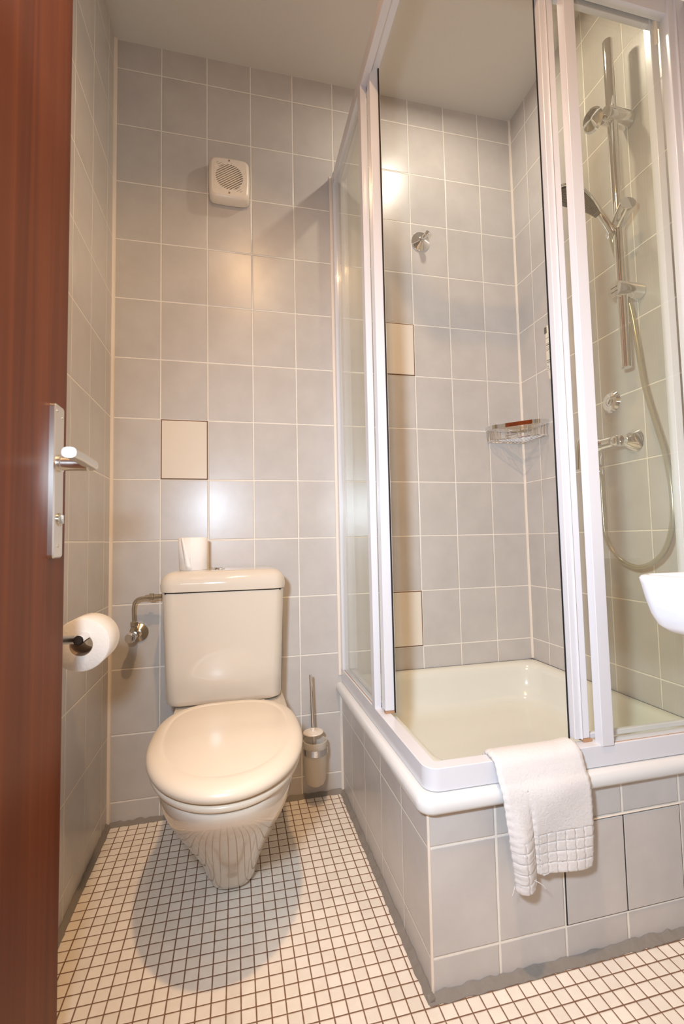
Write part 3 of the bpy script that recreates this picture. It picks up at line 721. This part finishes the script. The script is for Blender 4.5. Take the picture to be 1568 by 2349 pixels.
make('slotted_plug', G().lathe([(.0115, .004), (.0115, .0105), (.010, .0115)], (W, -.441, 1.257), (-1, 0, 0), 32), 'chrome', t)
g = G(); a = Vector((W-.0117, -.441, 1.257)); d_ = Vector((0, .5, -.8)).normalized()
g.tube([a-d_*.008, a+d_*.008], .0009, 6); make('slot', g, 'dark', t)

# ------------------------------------------------------------------ washbasin
t = thing('washbasin', 'white rounded washbasin on the right wall in front of the shower', 'washbasin', (W, -1.17, .68))
bx0, by1, by0 = 1.030, -.938, -1.42
rings = []
for z, ix, iy, r in ((.699, .052, .046, .03), (.7, .034, .030, .032), (.704, .023, .020, .032), (.713, .015, .013, .032), (.73, .009, .008, .031), (.755, .004, .004, .03), (.778, .001, .001, .029), (.787, 0, 0, .028), (.7905, .003, .003, .026), (.792, .007, .007, .024), (.792, .011, .011, .02), (.787, .016, .016, .018), (.74, .05, .04, .04), (.715, .10, .09, .04)):
    rings.append([(x, y, z) for x, y in rrect(bx0+ix, W-.0005 if len(rings) < 9 else W-.05, by0+iy, by1-iy, (r, .004, .004, r), 8)])
make('bowl', G().loft(rings), 'basin', t, smooth=60)
g = G(); g.lathe([(.022, 0), (.022, .01), (.017, .014), (.017, .10), (.010, .105)], (1.40, -1.16, .78), (0, 0, 1), 24)
g.tube(spline([(1.40, -1.16, .86), (1.34, -1.16, .885), (1.28, -1.16, .87)], 6), .011, 16)
make('tap', g, 'chrome', t)

# ------------------------------------------------------------------ hand towel
t = thing('hand_towel', 'small white terry towel with waffle border draped over the tray edge', 'towel', (.97, -.75, .19))
NU, NV = 110, 190
def interp(tab, q):
    for (a, va), (b, vb) in zip(tab, tab[1:]):
        if q <= b: return va+(vb-va)*(q-a)/(b-a)
    return tab[-1][1]
# centre line of the cloth in (y, z): inside edge, over the rail, down the front
line = [(-.682, .385), (-.685, .402), (-.694, .4155), (-.710, .4205), (-.727, .4195), (-.741, .412), (-.749, .397), (-.757, .380), (-.766, .366), (-.770, .345), (-.770, .30), (-.768, .255), (-.766, .21), (-.765, .187)]
LP = spline([(0, a, b) for a, b in line], 12)
cum = [0]
for a, b in zip(LP, LP[1:]): cum.append(cum[-1]+(b-a).length)
tot = cum[-1]
XLt = [(0, .890), (.18, .884), (.30, .882), (.45, .884), (.62, .888), (1, .903)]
XRt = [(0, 1.088), (.15, 1.082), (.27, 1.078), (.40, 1.079), (.6, 1.079), (1, 1.076)]
BT = [(0, 1.0), (.20, 1.0), (.235, .985), (.27, .94), (.30, .935), (.36, .955), (.46, .945), (.55, .94), (.72, .937), (.85, .943), (1, .948)]
g = G(); rnd = random.Random(9)
def sm(a, b, x): x = max(0, min(1, (x-a)/(b-a))); return x*x*(3-2*x)
for j in range(NV+1):
    for i in range(NU+1):
        u = i/NU; v = j/NV*interp(BT, u)
        s = v*tot; k = min(range(len(cum)), key=lambda q: abs(cum[q]-s)) if False else None
        lo = 0; hi = len(cum)-1
        while hi-lo > 1:
            md = (lo+hi)//2
            if cum[md] <= s: lo = md
            else: hi = md
        f = (s-cum[lo])/max(1e-9, cum[hi]-cum[lo]); p = LP[lo].lerp(LP[hi], f)
        x = interp(XLt, v)+(interp(XRt, v)-interp(XLt, v))*u
        out = 0
        dn = sm(.42, .75, v)
        out += dn*(.012*math.exp(-((u-.11)/.10)**2) - .007*math.exp(-((u-.262-.04*(v-.6))/.028)**2) + .004*math.sin(u*9+1.2)*.6)
        out += .0025*math.sin(u*7+v*9)*sm(.3, .5, v)
        out += .006*sm(.9, 1, u)*0
        # edges round back
        out -= .006*(sm(.955, 1, u)+sm(.045, 0, u)*1.0)
        # waffle squares
        if v > .69:
            gu = (u*9.3) % 1; gv = ((v-.69)/.063) % 1
            du = min(gu, 1-gu)*.018; dv = min(gv, 1-gv)*.019
            out -= .0017*math.exp(-(min(du, dv)/.0013)**2)
        out += rnd.uniform(-.0004, .0004)
        zup = 0
        if v < .35: zup = .008*sm(.75, .97, u)*math.sin(min(1, v/.35)*math.pi)
        nx = sm(.22, .40, v)
        y = p.y-out*nx; z = p.z+zup*.4+rnd.uniform(-.0003, .0003)+(out*.6*(1-nx))
        g.v.append((x+.0006*math.sin(j*.7), y, z))
for j in range(NV):
    for i in range(NU):
        a = j*(NU+1)+i; g.f.append((a, a+1, a+NU+2, a+NU+1))
cl_ = make('terry_cloth', g, 'tow', t, smooth=80)
md = cl_.modifiers.new('solid', 'SOLIDIFY'); md.thickness = .0065; md.offset = 0
# under layer of the folded corner
g = G()
for j in range(13):
    for i in range(13):
        g.v.append((.905+.026*i/12, -.7625-.003*math.sin(i/12*3.1), .208-.026*j/12))
for j in range(12):
    for i in range(12): a = j*13+i; g.f.append((a, a+1, a+14, a+13))
u_ = make('folded_corner', g, 'tow', t, smooth=80); md = u_.modifiers.new('solid', 'SOLIDIFY'); md.thickness = .004
g = G(); g.tube(spline([(.930, -.772, .209), (.941, -.777, .204), (.951, -.778, .197), (.957, -.777, .189)], 5), .0007, 6)
make('loose_thread', g, 'tow', t)
g = G(); g.tube(spline([(.897, -.768, .198), (.893, -.770, .190), (.890, -.77, .184)], 4), .0006, 6)
make('loose_thread', g, 'tow', t)
